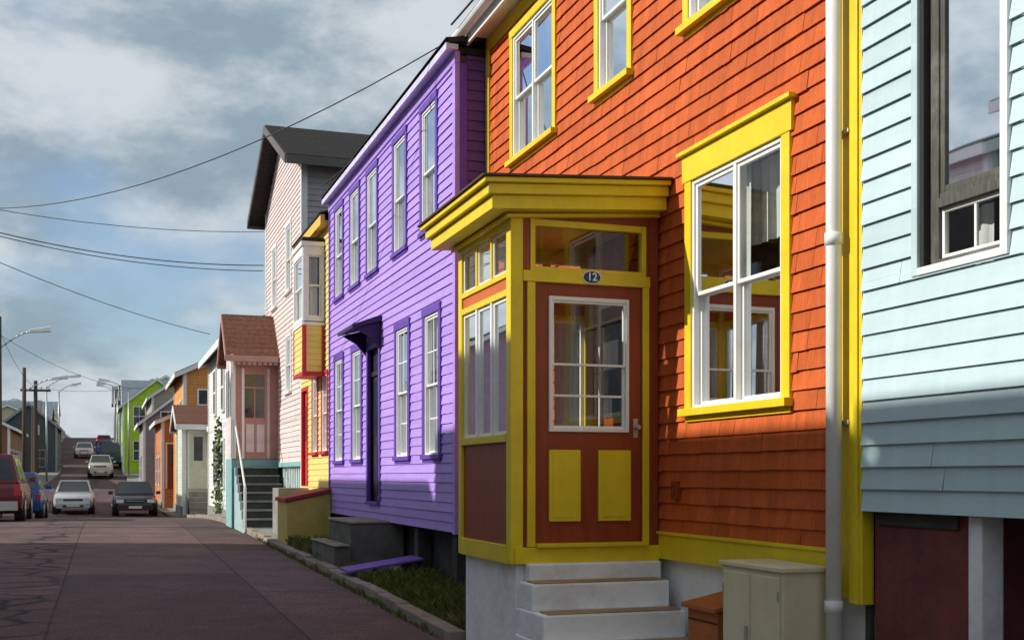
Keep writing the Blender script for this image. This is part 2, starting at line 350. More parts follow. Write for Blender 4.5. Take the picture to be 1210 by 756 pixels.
def strip(b,fa,fb_,y0,y1,h,mat,step=1.0,thick=.2,gap=.008,rough=.0):
    y=y0
    while y<y1-1e-3:
        yb=min(y+step,y1); a0,a1=fa(y),fa(yb); b0,b1=fb_(y),fb_(yb); j=(R()-.5)*rough;g2=gap/2
        z0,z1=zr(y),zr(yb)
        b.hexa([(a0,y+g2,z0-thick),(b0,y+g2,z0-thick),(b1,yb-g2,z1-thick),(a1,yb-g2,z1-thick),(a0+j,y+g2,z0+h+j),(b0,y+g2,z0+h+j),(b1,yb-g2,z1+h+j),(a1+j,yb-g2,z1+h+j)],mat)
        y=yb
xrf=lambda y:interp(XR,y); xlf=lambda y:interp(XL,y)
k=B('kerb',bevel=.014); strip(k,xrf,lambda y:xrf(y)+.15,-6,8,.11,KRB,1.0,rough=.012); strip(k,xrf,lambda y:xrf(y)+.15,10,60,.11,KRB,1.0,rough=.03); strip(k,xrf,lambda y:xrf(y)+.15,60,180,.11,KRB,4)
strip(k,lambda y:xlf(y)-.15,xlf,-10,180,.11,KRB,2.0); k.done()
k=B('pavement'); strip(k,lambda y:xrf(y)+.152,lambda y:4.6,-6,10,.09,CON,1.5); strip(k,lambda y:xrf(y)+.152,lambda y:4.3,14.9,60,.10,CON,1.6)
strip(k,lambda y:xrf(y)+.152,lambda y:xrf(y)+1.6,60,180,.10,CON,4); strip(k,lambda y:xlf(y)-1.4,lambda y:xlf(y)-.152,-10,180,.10,CON,2); k.done()
k=B('planting_bed'); strip(k,lambda y:xrf(y)+.152,lambda y:4.3,10,14.9,.09,GRASSD,1,gap=0); k.done()
gr=B('grass',recalc=False); G1=M('grass_blade',(.11,.16,.03),rough=.6,var=.3,bump=0,tone=.4); G2=M('grass_dry',(.24,.19,.07),rough=.7,var=.3,bump=0,tone=.3)
def blades(n,x0,x1,y0,y1,h,zo=.09):
    for _ in range(n):
        x=x0+(x1-x0)*R(); y=y0+(y1-y0)*R(); z=zr(y)+zo; hh=h*(.35+R()*.9)*(.4+.75*math.sin(x*7+y*3)**2); a=R()*6.28; l=hh*(.2+R()*.7); w=.004+R()*.003
        dx,dy=math.cos(a),math.sin(a)
        gr.add([(x-dy*w,y+dx*w,z),(x+dy*w,y-dx*w,z),(x+dx*l*.4+dy*w*.7,y+dy*l*.4-dx*w*.7,z+hh*.65),(x+dx*l,y+dy*l,z+hh),(x+dx*l*.4-dy*w*.7,y+dy*l*.4+dx*w*.7,z+hh*.65)],[(0,1,2,3,4)],G1 if R()<.74 else G2,R())
blades(16000,3.0,3.95,10,14.9,.12); blades(900,2.98,3.15,15,20,.12); blades(3400,2.98,3.7,18.4,20.7,.15); blades(1500,2.79,2.88,10.2,24,.07,.0); blades(500,3.9,4.15,5.9,7.3,.1)
gr.done()

# ---------------- orange house ----------------
H=empty('orange_shingle_house',(4.16,9.4,0))
f=FX(4.16)
ho=[(6.68,7.93,2.10,3.80),(10.84,12.04,4.98,6.30),(9.08,9.70,4.98,6.30),(6.78,7.98,4.98,6.30)]
b=B('shingle_wall',H,recalc=False); shingles(b,f,6.0,12.86,1.14,6.6,.125,ho,ORG,ORGB); b.done()
b=B('house_body',H); b.box(4.66,12,5.78,12.95,0,6.6,INT); b.box(4.17,4.66,5.79,5.84,0,6.6,INT); b.box(4.17,4.66,12.90,12.95,0,6.6,INT); b.done()
b=B('foundation',H,bevel=.01); b.box(4.2,4.64,5.77,12.94,-.3,.95,WHF); b.done()
b=B('trim',H,bevel=.004)
b.fb(f,6.0,8.48,-.03,.03,.95,1.14,YEL); b.fb(f,9.92,12.96,-.03,.03,.95,1.14,YEL); b.fb(f,6.0,12.9,-.01,.045,1.14,1.165,YEL)
b.fb(f,12.86,12.965,-.02,.036,1.165,6.6,YEL)
b.fb(f,5.90,6.0,-.02,.045,.88,6.6,YEL); b.fb(f,5.77,5.897,-.02,.062,.86,6.6,YEL); b.fb(f,5.80,5.84,.06,.075,.86,6.6,YEL)
b.fb(f,6.0,12.86,-.01,.03,6.44,6.6,YEL)
b.done()
b=B('windows',H,bevel=.003)
window(b,f,*ho[0],YEL,WHT,tw=.10,head=.10,cols=2,cur='none',split=.5)
curtain(b,f,6.69,6.98,2.05,3.83,d=-.15,amp=.02,fl=.08); curtain(b,f,7.34,7.62,2.05,3.83,d=-.15,amp=.02,fl=.08); curtain(b,f,7.84,7.92,2.05,3.83,d=-.13,amp=.01)
curtain(b,f,6.69,7.92,3.25,3.83,d=-.24,amp=.012)
window(b,f,*ho[1],YEL,WHT,tw=.085,cols=2,cur='full'); window(b,f,*ho[2],YEL,WHT,tw=.085,cur='sheer'); window(b,f,*ho[3],YEL,WHT,tw=.085,cols=2,cur='full')
b.done()
b=B('roof_and_gutter',H); b.box(3.93,4.66,5.77,13.0,6.6,6.64,WHT); b.box(3.9,3.93,5.77,13.0,6.52,6.74,WHT)
b.hexa([(3.9,5.77,6.74),(8,5.77,8.6),(8,13.0,8.6),(3.9,13.0,6.74),(3.9,5.77,6.8),(8,5.77,8.66),(8,13,8.66),(3.9,13,6.8)],ROOF)
b.hexa([(8,5.77,8.6),(12.2,5.77,6.7),(12.2,13.0,6.7),(8,13.0,8.6),(8,5.77,8.66),(12.2,5.77,6.8),(12.2,13,6.8),(8,13,8.66)],ROOF)
b.box(4.3,12,5.8,12.9,6.64,6.7,ROOF)
pr=[(.065*math.cos(t),.065*math.sin(t)) for t in[math.pi+math.pi*i/8 for i in range(9)]]
pts=[(3.83+p[0],y,6.66+p[1]) for y in(5.7,13.15) for p in pr]; b.add(pts,[(i,i+1,10+i,9+i) for i in range(8)],WHT)
b.add([(3.83+p[0],13.15,6.66+p[1]) for p in pr],[tuple(range(9))],WHT)
b.done()
b=B('downpipe',H,smooth=True)
b.cyl((4.035,5.955,.05),(4.035,5.955,6.3),.046,.046,WHT,20); b.cyl((4.035,5.955,6.3),(3.85,5.955,6.62),.046,.046,WHT,20)
for z in(.8,2.95,5.0): b.cyl((4.035,5.955,z),(4.035,5.955,z+.07),.054,.054,WHT,20)
b.done()
b=B('wall_fittings',H,bevel=.004)
b.fb(f,8.12,8.20,.0,.06,1.42,1.56,BRN); b.fb(f,8.135,8.185,.06,.07,1.44,1.54,ORGB)
for z in(1.9,3.6,5.4): b.fb(f,5.89,6.02,.045,.075,z,z+.025,GALV)
b.done()

b=B('porch_foundation',H,bevel=.012); b.box(2.96,4.19,8.54,9.88,-.1,.93,WHF); b.done()
b=B('porch_frame',H,bevel=.004); fy=FY(8.5); fx=FX(2.91); fyb=Fr((0,9.90),(1,0),(0,1))
b.box(2.90,3.0,8.49,8.60,.93,3.62,YEL); b.box(2.90,3.0,9.80,9.90,.93,3.62,YEL); b.box(4.06,4.135,8.49,8.58,.93,3.66,BRN); b.box(4.06,4.135,9.82,9.90,.93,3.66,YEL)
b.fb(fy,3.0,3.13,-.06,-.01,1.06,3.08,BRN); b.fb(fy,3.035,3.10,-.05,.012,1.06,3.08,YEL)
b.fb(fy,3.99,4.06,-.06,.0,1.06,3.08,BRN); b.fb(fy,4.0,4.055,-.05,.016,1.06,3.08,YEL)
b.fb(fy,3.0,4.06,-.07,.02,3.08,3.165,YEL)
b.fb(fy,3.0,3.06,-.06,.005,3.165,3.56,BRN); b.fb(fy,4.03,4.06,-.06,.005,3.165,3.56,BRN)
b.fb(fy,3.06,3.10,-.06,.012,3.165,3.56,YEL);b.fb(fy,3.99,4.03,-.06,.012,3.165,3.56,YEL);b.fb(fy,3.10,3.99,-.06,.010,3.51,3.56,YEL);b.fb(fy,3.10,3.99,-.06,.010,3.165,3.2,YEL)
b.fb(fy,3.0,4.06,-.07,.002,3.56,3.68,BRN)
b.quad([fy.p(3.1,-.03,3.2),fy.p(3.99,-.03,3.2),fy.p(3.99,-.03,3.51),fy.p(3.1,-.03,3.51)],GL)
b.fb(fy,2.93,4.135,-.05,.03,.93,1.055,YEL); b.fb(fy,3.1,4.02,-.05,.07,1.055,1.085,YEL)
def bay_face(fr,ya,yb,col=BRN):
    b.fb(fr,ya,yb,-.05,.018,.93,1.07,YEL); b.fb(fr,ya,yb,-.05,-.012,1.07,1.86,col)
    b.fb(fr,ya,yb,-.06,.02,1.86,1.92,YEL); b.fb(fr,ya,yb,-.055,.008,2.98,3.03,YEL)
    b.fb(fr,ya,yb,-.05,-.006,3.03,3.12,M('orange_paint',(.60,.14,.03),rough=.5)); b.fb(fr,ya,yb,-.055,.01,3.12,3.165,YEL); b.fb(fr,ya,yb,-.055,.01,3.50,3.64,YEL)
    n=3; w=(yb-ya)/n
    for i in range(n+1):
        c=ya+w*i
        if 0<i<n:
            b.fb(fr,c-.018,c+.018,-.055,.004,1.92,2.98,WHT); b.fb(fr,c-.018,c+.018,-.055,.004,3.165,3.50,YEL)
    for i in range(n):
        sash(b,fr,ya+w*i+(.022 if i else 0),ya+w*(i+1)-(.022 if i<n-1 else 0),1.92,2.98,-.012,WHT,w=.028)
        sash(b,fr,ya+w*i+(.018 if i else 0),ya+w*(i+1)-(.018 if i<n-1 else 0),3.165,3.50,-.012,WHT,w=.022)
bay_face(fx,8.60,9.80); bay_face(fyb,3.0,4.06)
b.done()
b=B('porch_curtains',H,recalc=False)
for q in(8.66,9.03,9.42): curtain(b,fx,q,q+.13,1.9,2.95,d=-.09,fl=.05)
curtain(b,fyb,3.05,3.3,1.9,2.95,d=-.11); curtain(b,fyb,3.75,4.0,1.9,2.95,d=-.11)
b.done()
b=B('porch_door',H,bevel=.004)
b.fb(fy,3.13,3.215,-.055,-.012,1.085,3.08,BRN); b.fb(fy,3.885,3.99,-.055,-.012,1.085,3.08,BRN)
b.fb(fy,3.215,3.885,-.055,-.013,2.98,3.08,BRN); b.fb(fy,3.215,3.885,-.055,-.013,1.085,1.94,BRN)
for u0,u1 in((3.215,3.475),(3.625,3.90)):
    b.fb(fy,u0+.0,u1,-.013,.004,1.25,1.80,YEL); b.fb(fy,u0+.03,u1-.03,.004,.008,1.28,1.77,YEL)
b.fb(fy,3.215,3.24,-.05,.004,1.94,2.98,WHT); b.fb(fy,3.86,3.885,-.05,.004,1.94,2.98,WHT); b.fb(fy,3.24,3.86,-.05,.004,2.95,2.98,WHT); b.fb(fy,3.24,3.86,-.05,.006,1.94,1.97,WHT)
sash(b,fy,3.24,3.86,2.45,2.95,-.008,WHT,w=.018); sash(b,fy,3.24,3.86,1.97,2.47,-.03,WHT,w=.018,mh=1)
b.cyl(fy.p(3.945,-.01,1.98),fy.p(3.945,.035,1.98),.012,.012,GALV); b.cyl(fy.p(3.945,.035,1.98),fy.p(3.945,.06,1.98),.022,.018,GALV)
b.fb(fy,3.925,3.965,-.012,-.004,1.9,2.05,GALV)
b.done()
b=B('porch_floor_and_inner_door',H); b.box(3.0,4.14,8.6,9.8,.95,1.05,WOOD)
fi=FX(4.145)
b.fb(fi,8.75,9.65,0,.03,1.05,3.15,WHT); b.fb(fi,8.85,9.55,.03,.05,1.15,3.05,BRN); b.fb(fi,8.95,9.45,.05,.06,2.1,2.9,DARK)
b.done()
b=B('porch_roof',H,bevel=.005)
def slab(x0,x1,y0,y1,za,zb,t,m): b.hexa([(x0,y0,za),(x1,y0,zb),(x1,y1,zb),(x0,y1,za),(x0,y0,za+t),(x1,y0,zb+t),(x1,y1,zb+t),(x0,y1,za+t)],m)
slab(2.70,4.13,8.33,10.07,3.575,3.665,.10,YEL); slab(2.66,4.13,8.29,10.11,3.675,3.765,.075,YEL); slab(2.62,4.13,8.25,10.15,3.752,3.843,.035,YEL); slab(2.60,4.135,8.23,10.17,3.789,3.88,.02,M('porch_roofing',(.09,.055,.035),rough=.9,var=.3))
slab(2.85,4.13,8.44,9.96,3.545,3.635,.028,YEL)
b.done()
b=B('number_plate',H); n=32
cx,cz=3.56,3.135
for (r1,r2,d0,d1,m) in((.078,.052,.02,.026,WHT),(.070,.045,.026,.030,M('enamel_blue',(.02,.03,.12),rough=.2,bump=0))):
    pts=[fy.p(cx+r1*math.cos(6.283*i/n),d,cz+r2*math.sin(6.283*i/n)) for d in(d0,d1) for i in range(n)]
    b.add(pts,[(i,(i+1)%n,n+(i+1)%n,n+i) for i in range(n)]+[tuple(range(n)),tuple(range(n,2*n))],m)
b.done()
cu=bpy.data.curves.new('number_text','FONT'); cu.body='12'; cu.size=.085; cu.align_x='CENTER'; cu.align_y='CENTER'; cu.extrude=.001; cu.offset=.0015
to=bpy.data.objects.new('number_text',cu); sc.collection.objects.link(to); to.location=(cx,8.467,cz); to.rotation_euler=(math.pi/2,0,0); cu.materials.append(WHT)
to.parent=H; to.matrix_parent_inverse=Matrix.Translation(-H.location)

S=empty('front_steps',(3.5,8,.2)); b=B('step_blocks',S,bevel=.014)
tops=[(.80,8.5,8.22),(.60,8.5,7.94),(.40,8.5,7.66),(.22,8.5,7.38)]
for i,(z,ya,yb) in enumerate(tops):
    b.box(2.97-.012*i,4.10-.004*i,yb,8.536+.001*i,-.1 if i==3 else tops[i+1][0]-.002,z,WHF)
b.box(3.02,4.12,8.40,8.53,.80,.935,WHF)
b.done()
b=B('step_treads',S,bevel=.006)
for i,(z,ya,yb) in enumerate(tops[:3]): b.box(3.0,4.06,yb+.01,yb+.2,z+.001,z+.012,WOOD)
b.done()
C=empty('utility_cabinet',(3.9,6.4,.2)); b=B('cabinet_shell',C,bevel=.008)
b.box(3.76,4.08,6.06,6.78,.1,1.03,CAB); b.box(3.74,4.10,6.04,6.80,1.03,1.06,CAB)
fc=FX(3.76)
b.fb(fc,6.09,6.415,0,.014,.16,1.0,CAB); b.fb(fc,6.425,6.75,0,.014,.16,1.0,CAB); b.fb(fc,6.44,6.465,.014,.03,.55,.68,GALV)
for z in(.25,.86): b.fb(fc,6.085,6.1,.01,.022,z,z+.06,GALV); b.fb(fc,6.74,6.755,.01,.022,z,z+.06,GALV)
b.done()
C=empty('wooden_box',(3.9,7.1,.2)); b=B('box_body',C,bevel=.006)
b.box(3.80,4.14,6.92,7.34,.1,.70,BOXO)
b.hexa([(3.76,6.89,.70),(4.16,6.89,.78),(4.16,7.37,.78),(3.76,7.37,.70),(3.76,6.89,.73),(4.16,6.89,.81),(4.16,7.37,.81),(3.76,7.37,.73)],BOXO)
for z in(.28,.46,.62): b.fb(FX(3.80),6.93,7.33,.0,.006,z,z+.012,DARK)
b.done()

# ---------------- blue house ----------------
H=empty('pale_blue_house',(4.1,2,0)); f=FX(4.10)
hb=[(4.63,5.25,2.70,4.7),(1.2,2.2,2.7,4.7)]
b=B('lap_siding',H,recalc=False); siding(b,f,-4,5.755,1.4,7.2,.125,hb,BLU,th=.019); b.done()
b=B('house_body',H); b.box(4.66,12,-4,5.76,1.4,7.2,INT); b.box(4.12,4.66,5.70,5.755,1.42,7.2,INT); b.box(4.12,4.66,-4,-3.9,1.42,7.2,INT); b.box(4.12,4.66,-4,5.755,1.40,1.43,DARK)
b.hexa([(3.8,-4.2,7.2),(8,-4.2,9.4),(8,5.76,9.4),(3.8,5.76,7.2),(3.8,-4.2,7.35),(8,-4.2,9.5),(8,5.76,9.5),(3.8,5.76,7.35)],ROOF)
b.hexa([(8,-4.2,9.4),(12.2,-4.2,7.2),(12.2,5.76,7.2),(8,5.76,9.4),(8,-4.2,9.5),(12.2,-4.2,7.35),(12.2,5.76,7.35),(8,5.76,9.5)],ROOF); b.done()
b=B('foundation',H,bevel=.01); b.box(4.16,4.7,4.95,5.74,-.2,1.4,MAR); b.box(4.9,12,-4,5.74,-.2,1.4,FDN); b.box(4.14,4.28,4.84,4.94,-.2,1.4,WHF); b.box(4.35,4.8,-4,3.4,-.2,1.4,MAR)
b.fb(FX(4.16),5.02,5.70,0,.02,1.32,1.40,FDN); b.done()
b=B('windows',H,bevel=.004)
for (u0,u1,z0,z1) in hb:
    b.fb(f,u0-.05,u0,-.02,.035,z0-.04,z1+.05,WHT); b.fb(f,u1,u1+.05,-.02,.03,z0-.04,z1+.05,BLU); b.fb(f,u0,u1,-.02,.033,z0-.04,z0,WHT); b.fb(f,u0,u1,-.02,.035,z1,z1+.05,WHT)
    b.fb(f,u1-.03,u1,-.10,.01,z0,z1,DARK); b.fb(f,u0,u0+.03,-.10,.0,z0,z1,WGRN)
    b.fb(f,u1-.10,u1-.03,-.10,-.03,z0,z1,WGRN); b.fb(f,u0+.03,u1-.1,-.10,-.03,z0,z0+.035,WGRN)
    b.fb(f,u0+.03,u1-.1,-.10,-.02,3.0,3.05,WGRN); b.fb(f,u0+.03,u1-.1,-.08,-.035,3.05,3.08,WGRN)
    sash(b,f,u0+.03,u1-.1,z0+.035,3.0,-.05,WHT,w=.022,mu=1); sash(b,f,u0+.03,u1-.1,3.08,z1,-.04,WGRN,w=.035)
    curtain(b,f,u0+.02,u0+.14,z0,z1,d=-.2); curtain(b,f,u1-.32,u1-.16,z0,3.0,d=-.2)
b.done()

# ---------------- purple house ----------------
H=empty('purple_clapboard_house',(3.79,17,0)); f=FX(3.79)
up=[(c-.33,c+.33,4.66,6.16) for c in(20.12,18.77,17.46,15.7,14.17)]; lo=[(c-.33,c+.33,1.86,3.58) for c in(20.12,18.6,15.55,14.03)]
dr=[(16.98,17.74,1.22,3.5)]
b=B('clapboard_wall',H,recalc=False); siding(b,f,13.08,20.98,.95,6.3,.115,up+lo+dr,PUR)
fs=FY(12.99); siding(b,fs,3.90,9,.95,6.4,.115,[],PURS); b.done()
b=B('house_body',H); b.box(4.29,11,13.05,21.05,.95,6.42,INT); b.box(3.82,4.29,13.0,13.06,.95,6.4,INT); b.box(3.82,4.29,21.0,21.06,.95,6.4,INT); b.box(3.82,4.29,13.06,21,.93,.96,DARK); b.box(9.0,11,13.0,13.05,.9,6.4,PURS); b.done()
b=B('foundation',H); b.box(4.05,11,13.1,21,0,.93,FDN)
for y in(13.2,15.0,18.9,20.8): b.box(3.85,4.03,y,y+.2,0,.93,FDN)
b.done()
LAV=M('lavender_metal',(.62,.58,.76),rough=.4)
b=B('trim',H,bevel=.004)
b.fb(f,12.975,13.08,-.1,.03,.93,6.3,PUR); b.fb(f,20.98,21.075,-.02,.03,.93,6.3,PURD); b.fb(f,12.97,21.08,-.03,.034,6.3,6.44,PUR); b.fb(fs,3.82,3.9,-.0,.03,.93,6.3,PURD)
b.fb(f,12.93,21.08,.0,.12,6.44,6.50,LAV); b.fb(f,12.92,21.08,.12,.15,6.42,6.55,LAV)
b.done()
b=B('roof',H); b.hexa([(3.64,12.92,6.5),(7.5,12.92,7.1),(7.5,21.08,7.1),(3.64,21.08,6.5),(3.64,12.92,6.56),(7.5,12.92,7.16),(7.5,21.08,7.16),(3.64,21.08,6.56)],ROOF)
b.hexa([(7.5,12.92,7.1),(11.3,12.92,6.5),(11.3,21.08,6.5),(7.5,21.08,7.1),(7.5,12.92,7.16),(11.3,12.92,6.56),(11.3,21.08,6.56),(7.5,21.08,7.16)],ROOF); b.box(3.8,11,13,21,6.42,6.5,ROOF); b.done()
b=B('windows',H,bevel=.003)
for i,h in enumerate(up): window(b,f,*h,PURD,WHT,tw=.085,cur='top',sill=.02,split=.48)
for i,h in enumerate(lo): window(b,f,*h,PURD,WHT,tw=.10,cur='sheer' if i%2 else 'full',mu=1,mh=1,sill=.02)
b.done()
b=B('door_and_canopy',H,bevel=.004); u0,u1,z0,z1=dr[0]
b.fb(f,u0-.09,u0,-.02,.035,z0,z1+.1,PURD); b.fb(f,u1,u1+.09,-.02,.035,z0,z1+.1,PURD); b.fb(f,u0,u1,-.02,.035,z1,z1+.1,PURD)
DKD=M('dark_door',(.03,.02,.05),rough=.4)
b.fb(f,u0,u1,-.12,-.06,z0,z1,DKD); b.fb(f,u0+.1,u1-.1,-.06,-.05,2.2,3.0,FARGL); b.fb(f,u0,u1,-.06,-.03,3.1,3.17,DKD)
for a,c in((u0+.1,17.34),(17.38,u1-.1)): b.fb(f,a,c,-.06,-.045,1.35,2.05,DKD)
b.fb(f,u0-.02,u1+.02,-.02,.06,z0-.05,z0,PURD)
CNP=M('canopy_dark',(.04,.02,.08),rough=.6)
b.hexa([(3.34,16.8,3.72),(3.77,16.8,3.84),(3.77,17.95,3.84),(3.34,17.95,3.72),(3.34,16.8,3.77),(3.77,16.8,3.93),(3.77,17.95,3.93),(3.34,17.95,3.77)],CNP)
for y in(16.86,17.84): b.hexa([(3.62,y,3.6),(3.77,y,3.42),(3.77,y+.05,3.42),(3.62,y+.05,3.6),(3.40,y,3.72),(3.77,y,3.83),(3.77,y+.05,3.83),(3.40,y+.05,3.72)],CNP)
b.done()
S=empty('stone_doorsteps',(3.3,17,.3)); b=B('steps',S,bevel=.02); b.box(3.22,3.98,16.3,18.0,.1,.93,STN); b.box(2.98,3.22,16.25,18.1,.1,.62,STN); b.box(3.2,3.98,16.28,18.02,.93,.97,KRB); b.box(2.96,3.2,16.2,18.15,.62,.65,KRB); b.done()
S=empty('purple_plank_ramp',(3.3,15,.4)); b=B('plank',S,bevel=.006)
for y in(14.72,14.93,15.14): b.hexa([(2.88,y,.38),(3.85,y,.52),(3.85,y+.19,.52),(2.88,y+.19,.38),(2.88,y,.41),(3.85,y,.55),(3.85,y+.19,.55),(2.88,y+.19,.41)],M('purple_plank',(.2,.1,.42),rough=.7,var=.25,scale=8))
b.box(3.7,3.78,14.75,15.3,.2,.50,FDN); b.done()

# ---------------- yellow house ----------------
H=empty('yellow_house',(3.8,22.8,0)); f=FX(3.80)
hy=[(21.3,21.85,2.05,3.45),(22.35,22.9,2.05,3.45),(23.55,24.2,1.4,3.3)]
OCT=M('ochre_trim',(.75,.45,.08))
b=B('clapboard_wall',H,recalc=False); siding(b,f,21.1,24.4,.95,6.1,.11,hy,YSD); b.done()
b=B('house_body',H); b.box(4.3,11,21.1,24.38,0,6.1,INT); b.box(3.9,4.3,21.1,24.38,0,.93,FDN)
b.box(3.7,11,21.09,24.39,6.1,6.16,OCT); b.box(3.62,3.7,21.09,24.39,6.08,6.26,OCT)
b.hexa([(3.6,21.09,6.26),(7.5,21.09,7.4),(7.5,24.39,7.4),(3.6,24.39,6.26),(3.6,21.09,6.3),(7.5,21.09,7.45),(7.5,24.39,7.45),(3.6,24.39,6.3)],ROOF); b.done()
b=B('windows_and_door',H,bevel=.003)
for h in hy[:2]: window(b,f,*h,RED,WHT,tw=.07,cur='sheer',mu=1,mh=1)
u0,u1,z0,z1=hy[2]; b.fb(f,u0,u1,-.1,-.04,z0,z1,RED); b.fb(f,u0-.08,u0,-.02,.03,z0,z1+.08,RED); b.fb(f,u1,u1+.08,-.02,.03,z0,z1+.08,RED); b.fb(f,u0,u1,-.02,.03,z1,z1+.08,RED); b.fb(f,u0+.12,u1-.12,-.04,-.03,2.3,3.0,FARGL)
b.fb(f,u0-.1,u1+.1,.0,.6,.4,1.36,CON); b.done()
b=B('oriel_bay',H,bevel=.004)
x0,x1,ya,yb=3.40,3.80,21.6,22.7
for fr,a,c in((FX(x0),ya,yb),(FY(ya),x0,x1-.02)):
    siding(b,fr,a,c,3.5,4.38,.11,[],YSD,th=.01)
    b.fb(fr,a,a+.05,-.01,.022,3.46,4.38,RED); b.fb(fr,c-.05,c,-.01,.022,3.46,4.38,RED); b.fb(fr,a-.01,c,-.01,.026,3.42,3.5,RED); b.fb(fr,a-.01,c,-.01,.03,4.34,4.40,WHT)
    b.fb(fr,a,a+.07,-.05,.02,4.42,5.78,WHT); b.fb(fr,c-.06,c,-.05,.02,4.42,5.78,WHT); b.fb(fr,a+.07,c-.06,-.05,.018,4.42,4.5,WHT); b.fb(fr,a+.07,c-.06,-.05,.018,5.62,5.78,WHT)
    sash(b,fr,a+.07,c-.06,4.5,5.08,-.02,WHT,w=.03); sash(b,fr,a+.07,c-.06,5.06,5.62,-.005,WHT,w=.03); curtain(b,fr,a+.09,c-.08,4.5,5.6,d=-.08)
b.box(x0-.05,x1-.02,ya-.05,yb+.05,5.78,5.86,WHT); b.box(x0-.02,x1-.02,ya-.02,yb,5.86,5.94,ROOF); b.box(x0+.02,x1,ya+.02,yb-.02,3.44,3.5,RED); b.box(x0,x1,yb-.04,yb,3.46,5.8,WHT)
b.done()
S=empty('cellar_hatch',(3.4,21.4,.5)); b=B('hatch',S,bevel=.01)
OC=M('ochre_hatch',(.52,.40,.09),rough=.6,var=.15)
b.hexa([(3.0,20.9,.3),(3.77,20.9,.3),(3.77,22.1,.3),(3.0,22.1,.3),(3.0,20.9,1.14),(3.77,20.9,1.30),(3.77,22.1,1.30),(3.0,22.1,1.14)],OC)
b.hexa([(2.96,20.86,1.14),(3.78,20.86,1.31),(3.78,22.14,1.31),(2.96,22.14,1.14),(2.96,20.86,1.21),(3.78,20.86,1.38),(3.78,22.14,1.38),(2.96,22.14,1.21)],M('hatch_maroon',(.3,.03,.03))); b.done()

# ---------------- pink house ----------------
H=empty('pale_pink_gable_house',(3.8,27.3,0)); f=FX(3.82); Y0,Y1=24.4,30.2; ze,zp=8.15,9.45
hp=[(25.9,26.6,5.65,7.1),(28.2,28.9,5.6,7.0),(25.9,26.6,3.45,4.65)]
b=B('clapboard_wall',H,recalc=False); siding(b,f,Y0+.08,Y1-.08,1.9,ze,.11,hp,PNK)
ym=(Y0+Y1)/2; z=ze
while z<zp-.12:
    a=Y0+(z-ze)/(zp-ze)*(ym-Y0); siding(b,f,a,2*ym-a,z,z+.11,.11,[],PNK); z+=.11
fs=FY(Y0); siding(b,fs,3.9,11,1.5,ze,.12,[],GRB); b.done()
b=B('house_body',H); b.box(4.3,11,Y0+.03,Y1,0,ze,INT); b.box(3.9,4.3,Y0+.02,Y1,0,1.88,TEAL); b.add([(3.84,Y0+.05,ze),(3.84,Y1-.05,ze),(3.84,ym,zp-.03),(11,Y0+.05,ze),(11,Y1-.05,ze),(11,ym,zp-.03)],[(0,1,2),(3,5,4),(0,3,4,1),(1,4,5,2),(2,5,3,0)],GRB); b.box(3.84,4.3,Y0+.02,Y0+.06,1.88,ze,INT);b.box(3.84,4.3,Y1-.06,Y1,1.88,ze,INT); b.done()
b=B('trim_and_roof',H,bevel=.004)
b.fb(f,Y0-.02,Y0+.08,-.1,.03,.4,ze,WHT); b.fb(f,Y1-.08,Y1,-.1,.03,.4,ze,WHT); b.fb(f,Y0+.08,Y1-.08,-.05,.04,1.8,1.9,TEAL)
for i in range(12): b.fb(f,Y0+.3+i*.25,Y0+.36+i*.25,-.09,-.04,.5,1.8,WHT)
roof_x(b,3.84,11,Y0,Y1,ze,zp,.45,ROOF,M('grey_fascia',(.12,.105,.10)),ovx=.42,t=.12)
b.done()
b=B('windows',H,bevel=.003)
for h in hp: window(b,f,*h,WHT,WHT,tw=.08,cur='none',mu=1,mh=0)
b.done()
b=B('porch',H,bevel=.004); fp=FY(28.0)
b.box(2.76,3.80,28.05,29.5,.3,2.0,TEAL)
for x in(2.74,3.70): b.box(x,x+.1,28.0,28.1,2.0,4.5,WHT if x<3 else PKD)
b.fb(fp,2.84,3.70,-.06,-.02,2.0,2.95,PKD); b.fb(fp,2.84,3.05,-.06,-.02,2.95,4.5,PKD); b.fb(fp,3.5,3.70,-.06,-.02,2.95,4.5,PKD); b.fb(fp,3.05,3.5,-.06,-.02,3.95,4.5,PKD); b.fb(fp,3.05,3.5,-.05,-.03,2.95,3.95,FARGL)
b.fb(fp,3.05,3.5,-.05,-.01,3.63,3.67,PKD); b.fb(fp,3.26,3.29,-.05,-.01,2.95,3.63,PKD)
b.fb(fp,2.98,3.04,-.02,-.002,2.0,4.1,WHT); b.fb(fp,3.56,3.62,-.02,-.002,2.0,4.1,PNK)
for i in range(2): b.fb(fp,3.08+i*.24,3.26+i*.24,-.02,-.005,2.15,2.8,PNK)
fq=FX(2.76); b.fb(fq,28.1,29.5,-.06,-.02,2.0,3.0,PNK); b.fb(fq,28.1,29.5,-.06,-.02,3.0,4.1,FARGL); b.fb(fq,28.1,29.5,-.06,-.01,4.1,4.5,PNK)
for y in(28.1,28.55,29.0,29.42): b.fb(fq,y,y+.07,-.06,.0,3.0,4.1,WHT)
RSF=M('rose_fascia',(.45,.26,.22))
roof_x(b,2.6,3.78,28.0,29.5,4.6,5.35,.3,ROOFB,RSF,t=.08,ovx=.0)
for i in range(9): b.hexa([(2.72+i*.12,27.7,4.15),(2.80+i*.12,27.7,4.15),(2.80+i*.12,27.73,4.15),(2.72+i*.12,27.73,4.15),(2.70+i*.12,27.7,4.38),(2.82+i*.12,27.7,4.38),(2.82+i*.12,27.73,4.38),(2.70+i*.12,27.73,4.38)],RSF)
